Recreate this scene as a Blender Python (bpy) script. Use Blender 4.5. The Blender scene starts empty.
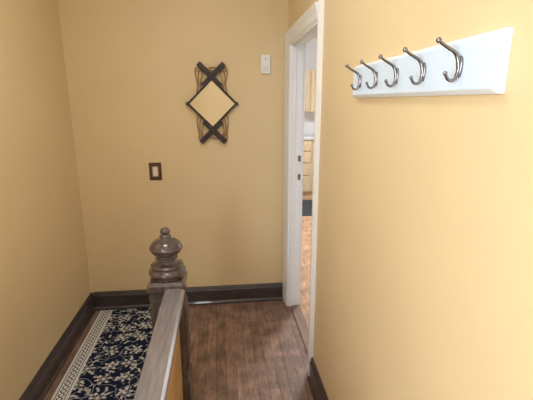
import bpy, bmesh, math
from mathutils import Vector, Matrix
scene = bpy.context.scene
try:
    scene.view_settings.view_transform = 'Standard'
except Exception:
    pass
COL = scene.collection

# ---------------------------------------------------------------- materials
def new_mat(name):
    m = bpy.data.materials.new(name); m.use_nodes = True
    nt = m.node_tree
    b = nt.nodes['Principled BSDF']
    return m, nt, b
def N(nt, t, **kw):
    n = nt.nodes.new(t)
    for k, v in kw.items(): setattr(n, k, v)
    return n
def plain(name, col, rough=0.5, metal=0.0, noise=0.06, nscale=20, bump=0.0, coat=0.0, stretch=(1,1,1)):
    m, nt, b = new_mat(name)
    tc = N(nt, 'ShaderNodeTexCoord'); mp = N(nt, 'ShaderNodeMapping')
    mp.inputs['Scale'].default_value = stretch
    nt.links.new(tc.outputs['Object'], mp.inputs['Vector'])
    no = N(nt, 'ShaderNodeTexNoise'); no.inputs['Scale'].default_value = nscale
    no.inputs['Detail'].default_value = 5
    nt.links.new(mp.outputs[0], no.inputs['Vector'])
    r = N(nt, 'ShaderNodeValToRGB')
    r.color_ramp.elements[0].position = .3; r.color_ramp.elements[1].position = .7
    r.color_ramp.elements[0].color = (*[c*(1-noise) for c in col], 1)
    r.color_ramp.elements[1].color = (*[min(1, c*(1+noise)) for c in col], 1)
    nt.links.new(no.outputs['Fac'], r.inputs['Fac'])
    nt.links.new(r.outputs['Color'], b.inputs['Base Color'])
    b.inputs['Roughness'].default_value = rough
    b.inputs['Metallic'].default_value = metal
    b.inputs['Coat Weight'].default_value = coat
    if bump:
        bp = N(nt, 'ShaderNodeBump'); bp.inputs['Strength'].default_value = bump
        bp.inputs['Distance'].default_value = .002
        nt.links.new(no.outputs['Fac'], bp.inputs['Height'])
        nt.links.new(bp.outputs[0], b.inputs['Normal'])
    return m
WALL = plain('wall_paint_yellow', (.79, .625, .365), .5, noise=.02, nscale=3, bump=.15)
CEIL = plain('ceiling_white', (.88, .88, .87), .8, noise=.02)
WHITE = plain('trim_white', (.92, .94, .97), .35, noise=.015)
KWALL = plain('kitchen_wall_white', (.88, .88, .88), .6, noise=.02)
BASEB = plain('baseboard_dark_wood', (.050, .038, .042), .35, noise=.3, nscale=14, coat=.3, stretch=(1, 1, 6))
POST = plain('newel_dark_wood', (.095, .068, .066), .24, noise=.35, nscale=16, coat=.7, stretch=(3, 3, .6))
RAIL = plain('handrail_sheen_wood', (.24, .215, .225), .30, noise=.22, nscale=18, coat=.4, stretch=(5, .5, 5))  # dark varnished wood; its pale grey reflection is put into the base colour
OAK = plain('golden_oak', (.66, .40, .14), .4, noise=.25, nscale=10, coat=.2, stretch=(6, 6, .6))
THR = plain('threshold_brown_wood', (.26, .16, .11), .45, noise=.25, nscale=10, stretch=(6, .6, 6))
KCAB = plain('cabinet_maple', (.74, .58, .37), .4, noise=.12, nscale=8, stretch=(4, 4, .8))
KCOUNT = plain('countertop_stone', (.75, .74, .72), .3, noise=.2, nscale=60)
MAT_DARK = plain('mat_dark', (.05, .055, .07), .9, noise=.3, nscale=60)
BOARD = plain('rack_paint_bluewhite', (.70, .83, .97), .35, noise=.015)
BOARDE = plain('rack_edge_white', (.84, .90, .97), .35, noise=.015)
NICKEL = plain('brushed_nickel', (.27, .27, .29), .22, 1.0, noise=.08, nscale=80)
BLACK = plain('black_iron', (.025, .014, .015), .4, noise=.4, nscale=30)
BRONZE = plain('bronze_plate', (.09, .035, .018), .4, noise=.2, nscale=40)
GOLD = plain('aged_gold_wire', (.42, .26, .12), .5, .0, noise=.3, nscale=30)
CREAM = plain('cream_plastic', (.85, .80, .70), .4, noise=.01)
PLAST = plain('white_plastic', (.92, .92, .92), .35, noise=.01)
GREY = plain('grey_plastic', (.65, .65, .65), .5, noise=.01)
BRASS = plain('aged_brass', (.25, .16, .07), .4, .9, noise=.2)
mm, nt, b = new_mat('mirror_glass')
b.inputs['Base Color'].default_value = (.86, .87, .86, 1); b.inputs['Metallic'].default_value = 1; b.inputs['Roughness'].default_value = .04
MIRROR = mm
def emis(name, col, s):
    m, nt, b = new_mat(name)
    b.inputs['Base Color'].default_value = (*col, 1)
    b.inputs['Emission Color'].default_value = (*col, 1); b.inputs['Emission Strength'].default_value = s
    return m

def wood_floor(name, c1, c2, mortar, rowh, bw, rough):
    m, nt, b = new_mat(name)
    L = nt.links.new
    tc = N(nt, 'ShaderNodeTexCoord'); mp = N(nt, 'ShaderNodeMapping')
    mp.inputs['Rotation'].default_value = (0, 0, math.pi/2)
    L(tc.outputs['Object'], mp.inputs['Vector'])
    br = N(nt, 'ShaderNodeTexBrick'); br.offset = .37; br.offset_frequency = 2
    br.inputs['Color1'].default_value = (*c1, 1); br.inputs['Color2'].default_value = (*c2, 1)
    br.inputs['Mortar'].default_value = (*mortar, 1)
    br.inputs['Scale'].default_value = 1
    br.inputs['Mortar Size'].default_value = .0012
    br.inputs['Mortar Smooth'].default_value = .3
    br.inputs['Brick Width'].default_value = bw; br.inputs['Row Height'].default_value = rowh
    L(mp.outputs[0], br.inputs['Vector'])
    mp2 = N(nt, 'ShaderNodeMapping'); mp2.inputs['Scale'].default_value = (14, 3.0, 1)
    L(tc.outputs['Object'], mp2.inputs['Vector'])
    no = N(nt, 'ShaderNodeTexNoise'); no.inputs['Scale'].default_value = 2.6; no.inputs['Detail'].default_value = 9
    no.inputs['Roughness'].default_value = .75
    L(mp2.outputs[0], no.inputs['Vector'])
    no2 = N(nt, 'ShaderNodeTexNoise'); no2.inputs['Scale'].default_value = 9; no2.inputs['Detail'].default_value = 8
    L(tc.outputs['Object'], no2.inputs['Vector'])
    def mult(colout, fac, lo, hi):
        mr = N(nt, 'ShaderNodeMapRange'); mr.inputs['From Min'].default_value = .3; mr.inputs['From Max'].default_value = .7
        mr.inputs['To Min'].default_value = lo; mr.inputs['To Max'].default_value = hi
        L(fac, mr.inputs['Value'])
        vm = N(nt, 'ShaderNodeVectorMath', operation='SCALE')
        L(colout, vm.inputs[0]); L(mr.outputs[0], vm.inputs['Scale'])
        return vm.outputs[0]
    c = mult(br.outputs['Color'], no.outputs['Fac'], .5, 1.5)
    c = mult(c, no2.outputs['Fac'], .68, 1.32)
    L(c, b.inputs['Base Color'])
    b.inputs['Roughness'].default_value = rough
    bp = N(nt, 'ShaderNodeBump'); bp.inputs['Strength'].default_value = .35; bp.inputs['Distance'].default_value = .002
    L(no.outputs['Fac'], bp.inputs['Height']); L(bp.outputs[0], b.inputs['Normal'])
    return m
FLOOR = wood_floor('hall_wood_floor', (.30, .185, .138), (.215, .128, .096), (.07, .045, .035), .057, .42, .5)
KFLOOR = wood_floor('kitchen_wood_floor', (.58, .36, .22), (.50, .30, .18), (.3, .18, .10), .07, .6, .4)

RX0, RX1 = -.905, -.352       # rug extents
def rug_mat():
    m, nt, b = new_mat('rug_navy_floral')
    L = nt.links.new
    def M(op, a, bb=None, c=None):
        n = N(nt, 'ShaderNodeMath', operation=op)
        for i, v in enumerate((a, bb, c)):
            if v is None: continue
            if isinstance(v, (int, float)): n.inputs[i].default_value = v
            else: L(v, n.inputs[i])
        return n.outputs[0]
    tc = N(nt, 'ShaderNodeTexCoord')
    sp = N(nt, 'ShaderNodeSeparateXYZ'); L(tc.outputs['Object'], sp.inputs[0])
    x, y = sp.outputs['X'], sp.outputs['Y']
    def flowers(scale, rnd, petals, rad, hollow, seedoff):
        mp = N(nt, 'ShaderNodeMapping'); mp.inputs['Location'].default_value = (seedoff, seedoff*.7, 0)
        mp.inputs['Scale'].default_value = (scale, scale, 0)
        L(tc.outputs['Object'], mp.inputs['Vector'])
        vo = N(nt, 'ShaderNodeTexVoronoi'); vo.voronoi_dimensions = '2D'
        vo.inputs['Scale'].default_value = 1; vo.inputs['Randomness'].default_value = rnd
        L(mp.outputs[0], vo.inputs['Vector'])
        sb = N(nt, 'ShaderNodeVectorMath', operation='SUBTRACT'); L(mp.outputs[0], sb.inputs[0]); L(vo.outputs['Position'], sb.inputs[1])
        s2 = N(nt, 'ShaderNodeSeparateXYZ'); L(sb.outputs[0], s2.inputs[0])
        ang = M('ARCTAN2', s2.outputs['Y'], s2.outputs['X'])
        sc = N(nt, 'ShaderNodeSeparateXYZ'); L(vo.outputs['Color'], sc.inputs[0])
        ang2 = M('ADD', ang, M('MULTIPLY', sc.outputs['X'], 6.28))
        pet = M('COSINE', M('MULTIPLY', ang2, petals))
        rr = M('MULTIPLY', M('ADD', M('MULTIPLY', pet, .38), .62), rad)
        d = vo.outputs['Distance']
        f = M('LESS_THAN', d, rr)
        if hollow:
            inner = M('LESS_THAN', d, M('MULTIPLY', rr, .62))
            core = M('LESS_THAN', d, rad*.22)
            f = M('ADD', M('SUBTRACT', f, inner), core)
        return M('MINIMUM', f, 1.0)
    big = flowers(7.5, .35, 6, .34, True, .3)
    mid = flowers(14, .8, 2, .25, False, 3.1)
    sml = flowers(22, .9, 5, .15, False, 7.7)
    def vine(scale, lvl, wd, off):
        mp = N(nt, 'ShaderNodeMapping'); mp.inputs['Location'].default_value = (off, off, 0)
        L(tc.outputs['Object'], mp.inputs['Vector'])
        no = N(nt, 'ShaderNodeTexNoise'); no.inputs['Scale'].default_value = scale; no.inputs['Detail'].default_value = 0
        L(mp.outputs[0], no.inputs['Vector'])
        return M('LESS_THAN', M('ABSOLUTE', M('SUBTRACT', no.outputs['Fac'], lvl)), wd)
    vines = M('ADD', vine(8, .5, .0075, 0), vine(10, .47, .0075, 4.4))
    field = M('MINIMUM', M('ADD', M('ADD', big, M('MULTIPLY', mid, .85)), M('ADD', M('MULTIPLY', sml, .7), M('MULTIPLY', vines, .7))), 1.0)
    e = M('MINIMUM', M('SUBTRACT', x, RX0), M('SUBTRACT', RX1, x))
    inb = M('LESS_THAN', e, .088)
    wv = M('MULTIPLY', M('SINE', M('MULTIPLY', y, 105.0)), .014)
    g1 = M('LESS_THAN', M('ABSOLUTE', M('SUBTRACT', M('SUBTRACT', e, .044), wv)), .0036)
    g2 = M('LESS_THAN', M('ABSOLUTE', M('ADD', M('SUBTRACT', e, .044), wv)), .0036)
    l1 = M('LESS_THAN', M('ABSOLUTE', M('SUBTRACT', e, .018)), .0022)
    l2 = M('LESS_THAN', M('ABSOLUTE', M('SUBTRACT', e, .070)), .0022)
    dark = M('MINIMUM', M('ADD', M('ADD', g1, g2), M('ADD', l1, l2)), 1.0)
    bord = M('SUBTRACT', 1.0, dark)
    fac = M('ADD', M('MULTIPLY', inb, bord), M('MULTIPLY', M('SUBTRACT', 1.0, inb), M('MULTIPLY', field, .85)))
    mx = N(nt, 'ShaderNodeMix', data_type='RGBA')
    mx.inputs['A'].default_value = (.007, .013, .045, 1); mx.inputs['B'].default_value = (.76, .76, .74, 1)
    L(fac, mx.inputs['Factor']); L(mx.outputs['Result'], b.inputs['Base Color'])
    b.inputs['Roughness'].default_value = .95
    b.inputs['Specular IOR Level'].default_value = .2
    no2 = N(nt, 'ShaderNodeTexNoise'); no2.inputs['Scale'].default_value = 400
    L(tc.outputs['Object'], no2.inputs['Vector'])
    bp = N(nt, 'ShaderNodeBump'); bp.inputs['Strength'].default_value = .4; bp.inputs['Distance'].default_value = .003
    L(no2.outputs['Fac'], bp.inputs['Height']); L(bp.outputs[0], b.inputs['Normal'])
    return m
RUG = rug_mat()

# ---------------------------------------------------------------- mesh helpers
def mesh_obj(name, bm, mat, parent=None, smooth=False, bevel=0, seg=2):
    bmesh.ops.recalc_face_normals(bm, faces=bm.faces[:])
    me = bpy.data.meshes.new(name); bm.to_mesh(me); bm.free()
    for mt in (mat if isinstance(mat, (list, tuple)) else [mat]): me.materials.append(mt)
    if smooth:
        for p in me.polygons: p.use_smooth = True
    o = bpy.data.objects.new(name, me); COL.objects.link(o)
    if parent: o.parent = parent
    if bevel:
        md = o.modifiers.new('bevel', 'BEVEL'); md.width = bevel; md.segments = seg; md.limit_method = 'ANGLE'
        md.angle_limit = math.radians(40)
    return o
def add_box(bm, lo, hi, mi=0):
    vs = [bm.verts.new((x, y, z)) for x in (lo[0], hi[0]) for y in (lo[1], hi[1]) for z in (lo[2], hi[2])]
    for f in ((0,1,3,2),(4,6,7,5),(0,4,5,1),(2,3,7,6),(0,2,6,4),(1,5,7,3)):
        fc = bm.faces.new([vs[i] for i in f]); fc.material_index = mi
def boxes(name, lst, mat, parent=None, bevel=0):
    bm = bmesh.new()
    for t in lst: add_box(bm, t[0], t[1], t[2] if len(t) > 2 else 0)
    return mesh_obj(name, bm, mat, parent, bevel=bevel)
def add_lathe(bm, prof, cx, cy, seg=40, mi=0, lobes=None):
    rings = []
    for r, z in prof:
        ring = []
        for i in range(seg):
            a = 2*math.pi*i/seg
            ring.append(bm.verts.new((cx+r*math.cos(a), cy+r*math.sin(a), z)))
        rings.append(ring)
    for a, c in zip(rings, rings[1:]):
        for i in range(seg):
            f = bm.faces.new((a[i], a[(i+1) % seg], c[(i+1) % seg], c[i])); f.smooth = True; f.material_index = mi
    f = bm.faces.new(rings[0][::-1]); f = bm.faces.new(rings[-1])
def empty(name):
    o = bpy.data.objects.new(name, None); COL.objects.link(o); o.empty_display_size = .1
    return o
def tube(name, pts, r, mat, parent=None, cyclic=False, radii=None):
    cu = bpy.data.curves.new(name, 'CURVE'); cu.dimensions = '3D'
    cu.bevel_depth = r; cu.bevel_resolution = 4; cu.resolution_u = 8; cu.use_fill_caps = True
    s = cu.splines.new('BEZIER'); s.bezier_points.add(len(pts)-1)
    for i, p in enumerate(pts):
        bp = s.bezier_points[i]; bp.co = p; bp.handle_left_type = bp.handle_right_type = 'AUTO'
        if radii: bp.radius = radii[i]
    s.use_cyclic_u = cyclic
    cu.materials.append(mat)
    o = bpy.data.objects.new(name, cu)
    COL.objects.link(o)
    if parent: o.parent = parent
    return o
def profile_extrude(name, prof, axis, a0, a1, mat, parent=None, smooth=False):
    bm = bmesh.new()
    def mk(p, a): return (a, p[0], p[1]) if axis == 'X' else (p[0], a, p[1])
    A = [bm.verts.new(mk(p, a0)) for p in prof]; B = [bm.verts.new(mk(p, a1)) for p in prof]
    n = len(prof)
    for i in range(n):
        bm.faces.new((A[i], A[(i+1) % n], B[(i+1) % n], B[i]))
    bm.faces.new(A); bm.faces.new(B[::-1])
    return mesh_obj(name, bm, mat, parent, smooth)

# ---------------------------------------------------------------- room shell
XL, XR, YB, YR, H = -.975, .475, 2.83, -3.0, 2.5
T = .08
KX, KY0, KY1 = 3.2, .6, 6.7
D0, D1, DH = 1.955, 2.72, 1.87      # door opening
W0, W1, WZ0, WZ1 = -1.35, -.10, .75, 2.15   # window in left wall
boxes('floor', [((XL-.1, YR-.1, -.1), (XR+T, YB+.1, 0))], FLOOR)
boxes('floor_kitchen', [((XR+T, KY0-.1, -.1), (KX+.1, KY1+.1, 0))], KFLOOR)
boxes('ceiling', [((XL-.1, YR-.1, H), (KX+.1, KY1+.1, H+.1))], CEIL)
boxes('wall_back', [((XL-.1, YB, 0), (XR, YB+.1, H))], WALL)
boxes('wall_rear', [((XL-.1, YR-.1, 0), (XR+T, YR, H))], WALL)
boxes('wall_left', [((XL-.1, W1, 0), (XL, YB, H)), ((XL-.1, YR, 0), (XL, W0, H)),
                    ((XL-.1, W0, 0), (XL, W1, WZ0)), ((XL-.1, W0, WZ1), (XL, W1, H))], WALL)
hl = XR+.05
def rw(x0, x1, mi): 
    return [((x0, YR, 0), (x1, D0, H), mi), ((x0, D1, 0), (x1, KY1 if mi else YB+.1, H), mi), ((x0, D0, DH), (x1, D1, H), mi)]
boxes('wall_right', rw(XR, hl, 0)+rw(hl, XR+T, 1), [WALL, KWALL])
boxes('wall_far', [((XR, KY1, 0), (KX+.1, KY1+.1, H))], KWALL)
boxes('wall_east', [((KX, KY0, 0), (KX+.1, KY1, H))], KWALL)
boxes('wall_south', [((XR+T, KY0-.1, 0), (KX+.1, KY0, H))], KWALL)

def base_prof(o, s):
    return [(o, 0), (o+s*.030, 0), (o+s*.030, .012), (o+s*.020, .022), (o+s*.018, .026), (o+s*.018, .108), (o+s*.013, .118),
            (o+s*.013, .124), (o+s*.007, .136), (o, .138)]
profile_extrude('baseboard_left', base_prof(XL, 1), 'Y', YR, YB, BASEB)
profile_extrude('baseboard_back', base_prof(YB, -1), 'X', XL+.018, XR-.02, BASEB)
profile_extrude('baseboard_right', base_prof(XR, -1), 'Y', YR, 1.885, BASEB)

win = empty('window_1')
fr = .05
boxes('frame', [((XL-.09, W0, WZ0), (XL-.02, W0+fr, WZ1)), ((XL-.09, W1-fr, WZ0), (XL-.02, W1, WZ1)),
                ((XL-.09, W0+fr, WZ0), (XL-.02, W1-fr, WZ0+fr)), ((XL-.09, W0+fr, WZ1-fr), (XL-.02, W1-fr, WZ1)),
                ((XL-.08, W0+fr, 1.43), (XL-.03, W1-fr, 1.47))], WHITE, win, bevel=.004)
boxes('casing', [((XL, W0-.08, WZ0-.08), (XL+.02, W0, WZ1+.08)), ((XL, W1, WZ0-.08), (XL+.02, W1+.08, WZ1+.08)),
                 ((XL, W0, WZ1), (XL+.02, W1, WZ1+.08)), ((XL, W0, WZ0-.08), (XL+.035, W1, WZ0))], WHITE, win, bevel=.004)

# ---------------------------------------------------------------- door
door = empty('door_1')
def casing_v(name, y0, y1, z1, s):
    w = y1-y0; x = XR
    P = [(0, 0), (0, -.010), (.12, -.014), (.5, -.014), (.62, -.018), (.78, -.020), (.92, -.024), (1, -.024), (1, 0)]
    bm = bmesh.new()
    pts = [(x+dx, (y0+t*w) if s > 0 else (y1-t*w)) for t, dx in P]
    A = [bm.verts.new((p[0], p[1], 0)) for p in pts]; B = [bm.verts.new((p[0], p[1], z1)) for p in pts]
    n = len(pts)
    for i in range(n): bm.faces.new((A[i], A[(i+1) % n], B[(i+1) % n], B[i]))
    bm.faces.new(A); bm.faces.new(B)
    return mesh_obj(name, bm, WHITE, door)
casing_v('casing_far', D1, YB-.006, DH+.075, 1)
casing_v('casing_near', 1.885, D0, DH+.075, -1)
P = [(0, 0), (0, -.010), (.12, -.014), (.5, -.014), (.62, -.018), (.78, -.020), (.92, -.024), (1, -.024), (1, 0)]
profile_extrude('casing_head', [(XR+dx, DH+t*.075) for t, dx in P], 'Y', D0, D1, WHITE, door)
x2 = XR+T
boxes('casing_kitchen', [((x2, D1, 0), (x2+.018, D1+.08, DH+.08)), ((x2, D0-.08, 0), (x2+.018, D0, DH+.08)),
                         ((x2, D0, DH), (x2+.018, D1, DH+.08))], WHITE, door, bevel=.003)
boxes('jamb', [((XR-.008, D1-.014, 0), (x2+.004, D1, DH)), ((XR-.008, D0, 0), (x2+.004, D0+.006, DH)),
               ((XR-.008, D0+.006, DH-.014), (x2+.004, D1-.014, DH))], WHITE, door, bevel=.002)
boxes('stop', [((XR+.012, D1-.026, 0), (XR+.035, D1-.014, DH-.014)), ((XR+.012, D0+.006, DH-.026), (XR+.035, D1-.026, DH-.014))], WHITE, door, bevel=.003)
boxes('strike_plate', [((XR+.058, D1-.0165, .970), (XR+.076, D1-.0135, 1.010)), ((XR+.058, D1-.0165, 1.10), (XR+.076, D1-.0135, 1.140))], BRASS, door)
boxes('threshold', [((XR+.02, D0+.006, 0), (x2+.01, D1-.014, .008))], THR, door, bevel=.004)
lw, ly = .74, D0-.030
boxes('leaf', [((x2+.03, ly-.036, .012), (x2+.03+lw, ly, DH-.02))], WHITE, door, bevel=.003)
pn = []
for (zz0, zz1) in ((.2, .85), (1.02, 1.72)):
    for (a, c) in ((.10, .34), (.41, .65)):
        pn.append(((x2+.03+a, ly, zz0), (x2+.03+c, ly+.006, zz1)))
        pn.append(((x2+.03+a, ly-.042, zz0), (x2+.03+c, ly-.036, zz1)))
boxes('leaf_panels', pn, WHITE, door, bevel=.005)
bm = bmesh.new()
for sgn in (1, -1):
    m4 = Matrix.Translation((x2+.03+lw-.06, ly+(.045 if sgn > 0 else -.081), 1.0))
    bmesh.ops.create_uvsphere(bm, u_segments=20, v_segments=12, radius=.027, matrix=m4)
add_box(bm, (x2+lw-.038, ly-.07, .992), (x2+lw-.022, ly+.04, 1.008))
mesh_obj('knob', bm, BRASS, door, smooth=True)

# ---------------------------------------------------------------- kitchen
cab = empty('kitchen_base_cabinet')
cy = 6.1
KB = KY1-.004
boxes('carcass', [((.60, cy, .10), (3.1, KB, .93)), ((.60, cy+.06, 0), (3.1, KB, .10))], KCAB, cab)
fl = []
x = .62
while x < 3.0:
    for z0, z1 in ((.12, .36), (.38, .56), (.58, .74), (.76, .91)):
        fl.append(((x, cy-.02, z0), (x+.38, cy, z1)))
    x += .40
boxes('drawer_fronts', fl, KCAB, cab, bevel=.006)
hd = []
x = .62
while x < 3.0:
    for z in (.24, .47, .66, .835): hd.append(((x+.13, cy-.045, z-.008), (x+.25, cy-.02, z+.008)))
    x += .40
boxes('pulls', hd, BLACK, cab, bevel=.004)
boxes('countertop', [((.58, cy-.03, .93), (3.12, KB, .97))], KCOUNT, cab, bevel=.005)
up = empty('kitchen_wall_cabinet')
boxes('carcass', [((.60, 6.38, 1.34), (3.1, KB, 1.98))], KCAB, up)
boxes('doors', [((.62+i*.41, 6.36, 1.355), (1.01+i*.41, 6.38, 1.965)) for i in range(6)], KCAB, up, bevel=.006)
boxes('door_panels', [((.68+i*.41, 6.354, 1.42), (.95+i*.41, 6.36, 1.90)) for i in range(6)], KCAB, up, bevel=.004)
boxes('kitchen_mat', [((.9, 5.1, .0), (2.4, 5.95, .012))], MAT_DARK, bevel=.004)

# ---------------------------------------------------------------- rug
bm = bmesh.new()
add_box(bm, (RX0, -.6, .0), (RX1, 2.79, .009))
mesh_obj('runner_rug', bm, RUG, bevel=.003)

# ---------------------------------------------------------------- newel post
PX, PY = -.262, 1.79
bm = bmesh.new()
def sq(bm, s0, z0, s1, z1, ch=.0):
    def ring(s, z):
        h = s/2; c = max(ch*s, .001)
        p = [(h, -h+c), (h, h-c), (h-c, h), (-h+c, h), (-h, h-c), (-h, -h+c), (-h+c, -h), (h-c, -h)]
        return [bm.verts.new((PX+a, PY+q, z)) for a, q in p]
    A, B = ring(s0, z0), ring(s1, z1)
    for i in range(8): bm.faces.new((A[i], A[(i+1) % 8], B[(i+1) % 8], B[i]))
    bm.faces.new(A[::-1]); bm.faces.new(B)
sq(bm, .170, 0, .170, .16, .03)
sq(bm, .170, .16, .152, .185, .03)
sq(bm, .148, .185, .148, .60, .08)
sq(bm, .148, .595, .160, .61, .08)
sq(bm, .160, .61, .160, .63, .08)
sq(bm, .148, .63, .148, .645, .08)
sq(bm, .148, .645, .170, .662, .06)
sq(bm, .170, .662, .170, .686, .06)
sq(bm, .170, .686, .150, .700, .06)
for k in (-.038, 0, .038):
    for (dx, dy) in ((1, 0), (-1, 0), (0, 1), (0, -1)):
        cx = PX + dx*.073 + (k if dy else 0); cyy = PY + dy*.073 + (k if dx else 0)
        add_lathe(bm, [(.004, .21), (.010, .225), (.010, .565), (.004, .58)], cx, cyy, seg=12)
prof = [(.060, .696), (.070, .700), (.076, .704), (.070, .710), (.080, .716), (.0855, .725), (.0855, .735), (.079, .744), (.066, .749), (.072, .753), (.0765, .759),
        (.072, .766), (.058, .770), (.046, .775), (.040, .782), (.040, .788), (.050, .792), (.053, .797), (.048, .801)]
for i in range(0, 17):
    a = -math.pi/2*.70 + i/16*(math.pi/2*.70+math.pi/2*.78)
    prof.append((.073*math.cos(a), .846+.047*math.sin(a)))
prof += [(.025, .894), (.028, .900), (.023, .906), (.017, .910), (.022, .915), (.0245, .923), (.021, .932), (.011, .939), (.003, .941)]
add_lathe(bm, prof, PX, PY, 48)
add_lathe(bm, [(.0725, .838), (.0760, .842), (.0760, .848), (.0725, .852)], PX, PY, 48)
mesh_obj('newel_post', bm, POST)

# ---------------------------------------------------------------- railing
rl = empty('stair_railing')
RC, RZ, RY0, RY1 = -.224, .672, -.9, PY-.0855
rp = [(-.047, -.018), (-.044, -.006), (-.034, 0), (-.015, .003), (.015, .003), (.034, 0), (.044, -.006), (.047, -.018), (.044, -.030),
      (.034, -.038), (.030, -.052), (.026, -.060), (-.026, -.060), (-.030, -.052), (-.034, -.038), (-.044, -.030)]
profile_extrude('handrail', [(RC+a, RZ+z) for a, z in rp], 'Y', RY0, RY1, RAIL, rl)
boxes('sub_rail', [((RC-.020, RY0, RZ-.085), (RC+.020, RY1, RZ-.060)), ((RC-.035, RY0, 0), (RC+.035, RY1, .075))], POST, rl, bevel=.005)
bd = []
y = RY0
while y < RY1-.01:
    y1 = min(y+.088, RY1)
    bd.append(((RC-.012, y+.001, .075), (RC+.012, y1-.001, RZ-.085)))
    y += .088
boxes('panel_boards', bd, OAK, rl, bevel=.004)

# ---------------------------------------------------------------- coat rack
rk = empty('coat_rack')
y0, y1, z0, z1 = .640, 1.375, 1.513, 1.617
bm = bmesh.new()
xb, xm, xf, ins = XR, XR-.012, XR-.022, .009
def ring(x, i): return [bm.verts.new(v) for v in ((x, y0+i, z0+i), (x, y1-i, z0+i), (x, y1-i, z1-i), (x, y0+i, z1-i))]
r1, r2, r3 = ring(xb, 0), ring(xm, 0), ring(xf, ins)
for a, c in ((r1, r2), (r2, r3)):
    for i in range(4):
        f = bm.faces.new((a[i], a[(i+1) % 4], c[(i+1) % 4], c[i])); f.material_index = 1
bm.faces.new(r1); bm.faces.new(r3)
mesh_obj('backboard', bm, [BOARD, BOARDE], rk, bevel=.0015)
for i, hy in enumerate((.742, .880, 1.018, 1.154, 1.290)):
    bx = xf
    zc = 1.564
    bm = bmesh.new()
    n = 24; A = []; B = []; C = []
    for k in range(n):
        a = 2*math.pi*k/n
        py = .0080*math.cos(a)*(1+.15*math.sin(a)); pz = .020*math.sin(a)
        A.append(bm.verts.new((bx+.0005, hy+py, zc+pz))); B.append(bm.verts.new((bx-.003, hy+py, zc+pz)))
        C.append(bm.verts.new((bx-.005, hy+py*.7, zc+pz*.85)))
    for k in range(n):
        for a, c in ((A, B), (B, C)): bm.faces.new((a[k], a[(k+1) % n], c[(k+1) % n], c[k]))
    bm.faces.new(A); bm.faces.new(C)
    for dz in (.013, -.013):
        bmesh.ops.create_uvsphere(bm, u_segments=12, v_segments=8, radius=.003, matrix=Matrix.Translation((bx-.005, hy, zc+dz)))
    mesh_obj('hook_plate_%d' % (i+1), bm, NICKEL, rk, smooth=True)
    tube('hook_arm_%d' % (i+1), [(bx-.003, hy, zc-.002), (bx-.007, hy, zc+.014), (bx-.014, hy, zc+.025), (bx-.026, hy, zc+.032), (bx-.037, hy, zc+.038), (bx-.047, hy, zc+.045)],
         .0034, NICKEL, rk, radii=[1.5, 1.3, 1.1, 1, .9, .85])
    tube('hook_prong_%d' % (i+1), [(bx-.003, hy, zc+.004), (bx-.005, hy, zc-.012), (bx-.012, hy, zc-.024), (bx-.021, hy, zc-.024), (bx-.029, hy, zc-.014)],
         .0033, NICKEL, rk, radii=[1.5, 1.25, 1, .95, .9])
    bm = bmesh.new()
    bmesh.ops.create_uvsphere(bm, u_segments=16, v_segments=10, radius=.0054, matrix=Matrix.Translation((bx-.048, hy, zc+.046)))
    bmesh.ops.create_uvsphere(bm, u_segments=16, v_segments=10, radius=.0042, matrix=Matrix.Translation((bx-.0295, hy, zc-.012)))
    mesh_obj('hook_balls_%d' % (i+1), bm, NICKEL, rk, smooth=True)

# ---------------------------------------------------------------- wall mirror
mr = empty('wall_mirror')
MX, MZ, hd_ = -.045, 1.487, .160
ym = YB-.022
bm = bmesh.new()
A = [bm.verts.new((MX+a*hd_, ym, MZ+c*hd_)) for a, c in ((1, 0), (0, 1), (-1, 0), (0, -1))]
B = [bm.verts.new((MX+a*hd_, ym+.006, MZ+c*hd_)) for a, c in ((1, 0), (0, 1), (-1, 0), (0, -1))]
bm.faces.new(A); bm.faces.new(B)
for i in range(4): bm.faces.new((A[i], A[(i+1) % 4], B[(i+1) % 4], B[i]))
mesh_obj('glass', bm, MIRROR, mr)
def bar(bm, p, q, w, ya, yb):
    p = Vector(p); q = Vector(q); d = (q-p).normalized(); nrm = Vector((-d.y, d.x))*w/2
    pts = [p+nrm, q+nrm, q-nrm, p-nrm]
    A = [bm.verts.new((v.x, ya, v.y)) for v in pts]; B = [bm.verts.new((v.x, yb, v.y)) for v in pts]
    bm.faces.new(A); bm.faces.new(B)
    for i in range(4): bm.faces.new((A[i], A[(i+1) % 4], B[(i+1) % 4], B[i]))
bm = bmesh.new()
e = .092
for k, (sx, sz) in enumerate(((1, 1), (-1, 1), (1, -1), (-1, -1))):
    p = (MX+sx*(hd_+.012), MZ-sz*.010); q = (MX-sx*e, MZ+sz*(hd_+e))
    yy = ym-.002-(.007 if sx*sz > 0 else 0)
    bar(bm, p, q, .014, yy-.010, yy)
    o1 = .011
    bar(bm, (MX+sx*(.052+o1), MZ+sz*(hd_-.052+o1)), (q[0]+sx*o1, q[1]+sz*o1), .024, yy-.012, yy+.001)
mesh_obj('frame_bars', bm, BLACK, mr, bevel=.002)
bm = bmesh.new()
for sx in (-1, 1):
    bmesh.ops.create_uvsphere(bm, u_segments=12, v_segments=8, radius=.008, matrix=Matrix.Translation((MX+sx*(hd_+.004), ym-.012, MZ)))
mesh_obj('corner_studs', bm, BLACK, mr, smooth=True)
for k, off in enumerate((.100, .084, .068)):
    for sx in (-1, 1):
        pts = []
        for i in range(15):
            t = -1+2*i/14
            wob = .006*math.sin(t*9.0+k*1.3)
            pts.append((MX+sx*(off+wob), ym+.012, MZ+t*(.235-.008*k)))
        tube('strand_%d_%s' % (k+1, 'r' if sx > 0 else 'l'), pts, .0042, GOLD, mr)
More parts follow.
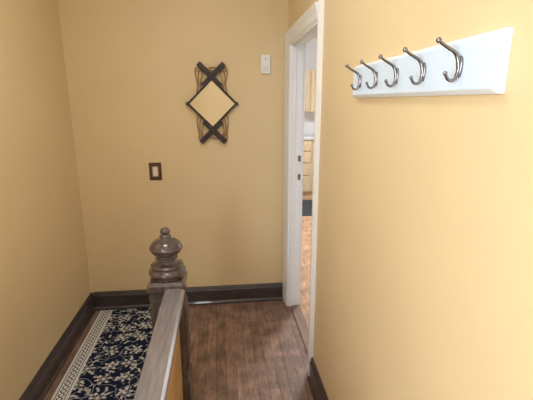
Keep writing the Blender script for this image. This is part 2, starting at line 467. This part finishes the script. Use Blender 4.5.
for k, zz in enumerate((.232, .210, -.210, -.232)):
    pts = [(MX-.100+.20*i/8, ym+.012, MZ+zz+.005*math.sin(i*1.7+k)) for i in range(9)]
    tube('strand_cross_%d' % (k+1), pts, .0040, GOLD, mr)

# ---------------------------------------------------------------- switch and thermostat
sw = empty('light_switch')
sx, sz = -.453, 1.028
boxes('plate', [((sx-.042, YB-.007, sz-.062), (sx+.042, YB, sz+.062))], BRONZE, sw, bevel=.003)
boxes('rocker_surround', [((sx-.022, YB-.009, sz-.038), (sx+.022, YB-.006, sz+.038))], GOLD, sw, bevel=.001)
boxes('rocker', [((sx-.016, YB-.013, sz-.032), (sx+.016, YB-.008, sz+.032))], CREAM, sw, bevel=.002)
bm = bmesh.new()
for dz in (.051, -.051):
    bmesh.ops.create_uvsphere(bm, u_segments=10, v_segments=6, radius=.0032, matrix=Matrix.Translation((sx, YB-.007, sz+dz)))
mesh_obj('screws', bm, BRASS, sw, smooth=True)
th = empty('thermostat')
tx, tz = .319, 1.745
boxes('body', [((tx-.033, YB-.026, tz-.060), (tx+.033, YB, tz+.060))], PLAST, th, bevel=.006)
boxes('grille', [((tx-.022, YB-.0270, tz-.044+i*.008), (tx+.022, YB-.0255, tz-.042+i*.008)) for i in range(4)], GREY, th)
boxes('lens', [((tx-.006, YB-.0275, tz+.030), (tx+.006, YB-.0255, tz+.040))], GREY, th, bevel=.0006)

# ---------------------------------------------------------------- added fill lamps, window daylight
def ceil_fill(name, x, y, power, col, r=.16):
    e = empty(name)
    bm = bmesh.new(); add_lathe(bm, [(r*1.08, H), (r*1.08, H-.02), (r, H-.03)], x, y, 40); mesh_obj('base', bm, NICKEL, e)
    bm = bmesh.new(); add_lathe(bm, [(r*.98, H-.03), (r*.9, H-.055), (r*.65, H-.08), (r*.3, H-.093), (.005, H-.096)], x, y, 40)
    mesh_obj('dome', bm, emis(name+'_glass', col, power), e, smooth=True)
ceil_fill('added_ceiling_fill', -.30, 1.35, 21, (.97, .98, 1), .20)  # unseen fixture, added as fill light over the landing
ceil_fill('added_ceiling_fill', 1.5, 4.2, 95, (.95, .98, 1), .25)  # out-of-view fixture, added to brighten the kitchen behind the doorway

def area(name, loc, rot, sx, sy, p, col):
    l = bpy.data.lights.new(name, 'AREA'); l.shape = 'RECTANGLE'; l.size = sx; l.size_y = sy; l.energy = p; l.color = col
    o = bpy.data.objects.new(name, l); o.location = loc; o.rotation_euler = rot; COL.objects.link(o)
    return o
area('window_daylight', (XL-.14, (W0+W1)/2, (WZ0+WZ1)/2), (0, -math.pi/2, 0), WZ1-WZ0, W1-W0, 68, (.88, .94, 1))

w = bpy.data.worlds.new('sky'); scene.world = w; w.use_nodes = True
w.node_tree.nodes['Background'].inputs['Color'].default_value = (.85, .92, 1, 1)
w.node_tree.nodes['Background'].inputs['Strength'].default_value = 1.5

# ---------------------------------------------------------------- camera
cam = bpy.data.cameras.new('camera'); cam.sensor_width = 36; cam.lens = 27.0; cam.clip_start = .02
co = bpy.data.objects.new('camera', cam); COL.objects.link(co)
co.location = (0, 0, 1.5)
co.rotation_euler = (math.radians(90-13.8), 0, math.radians(-6.6))
scene.camera = co
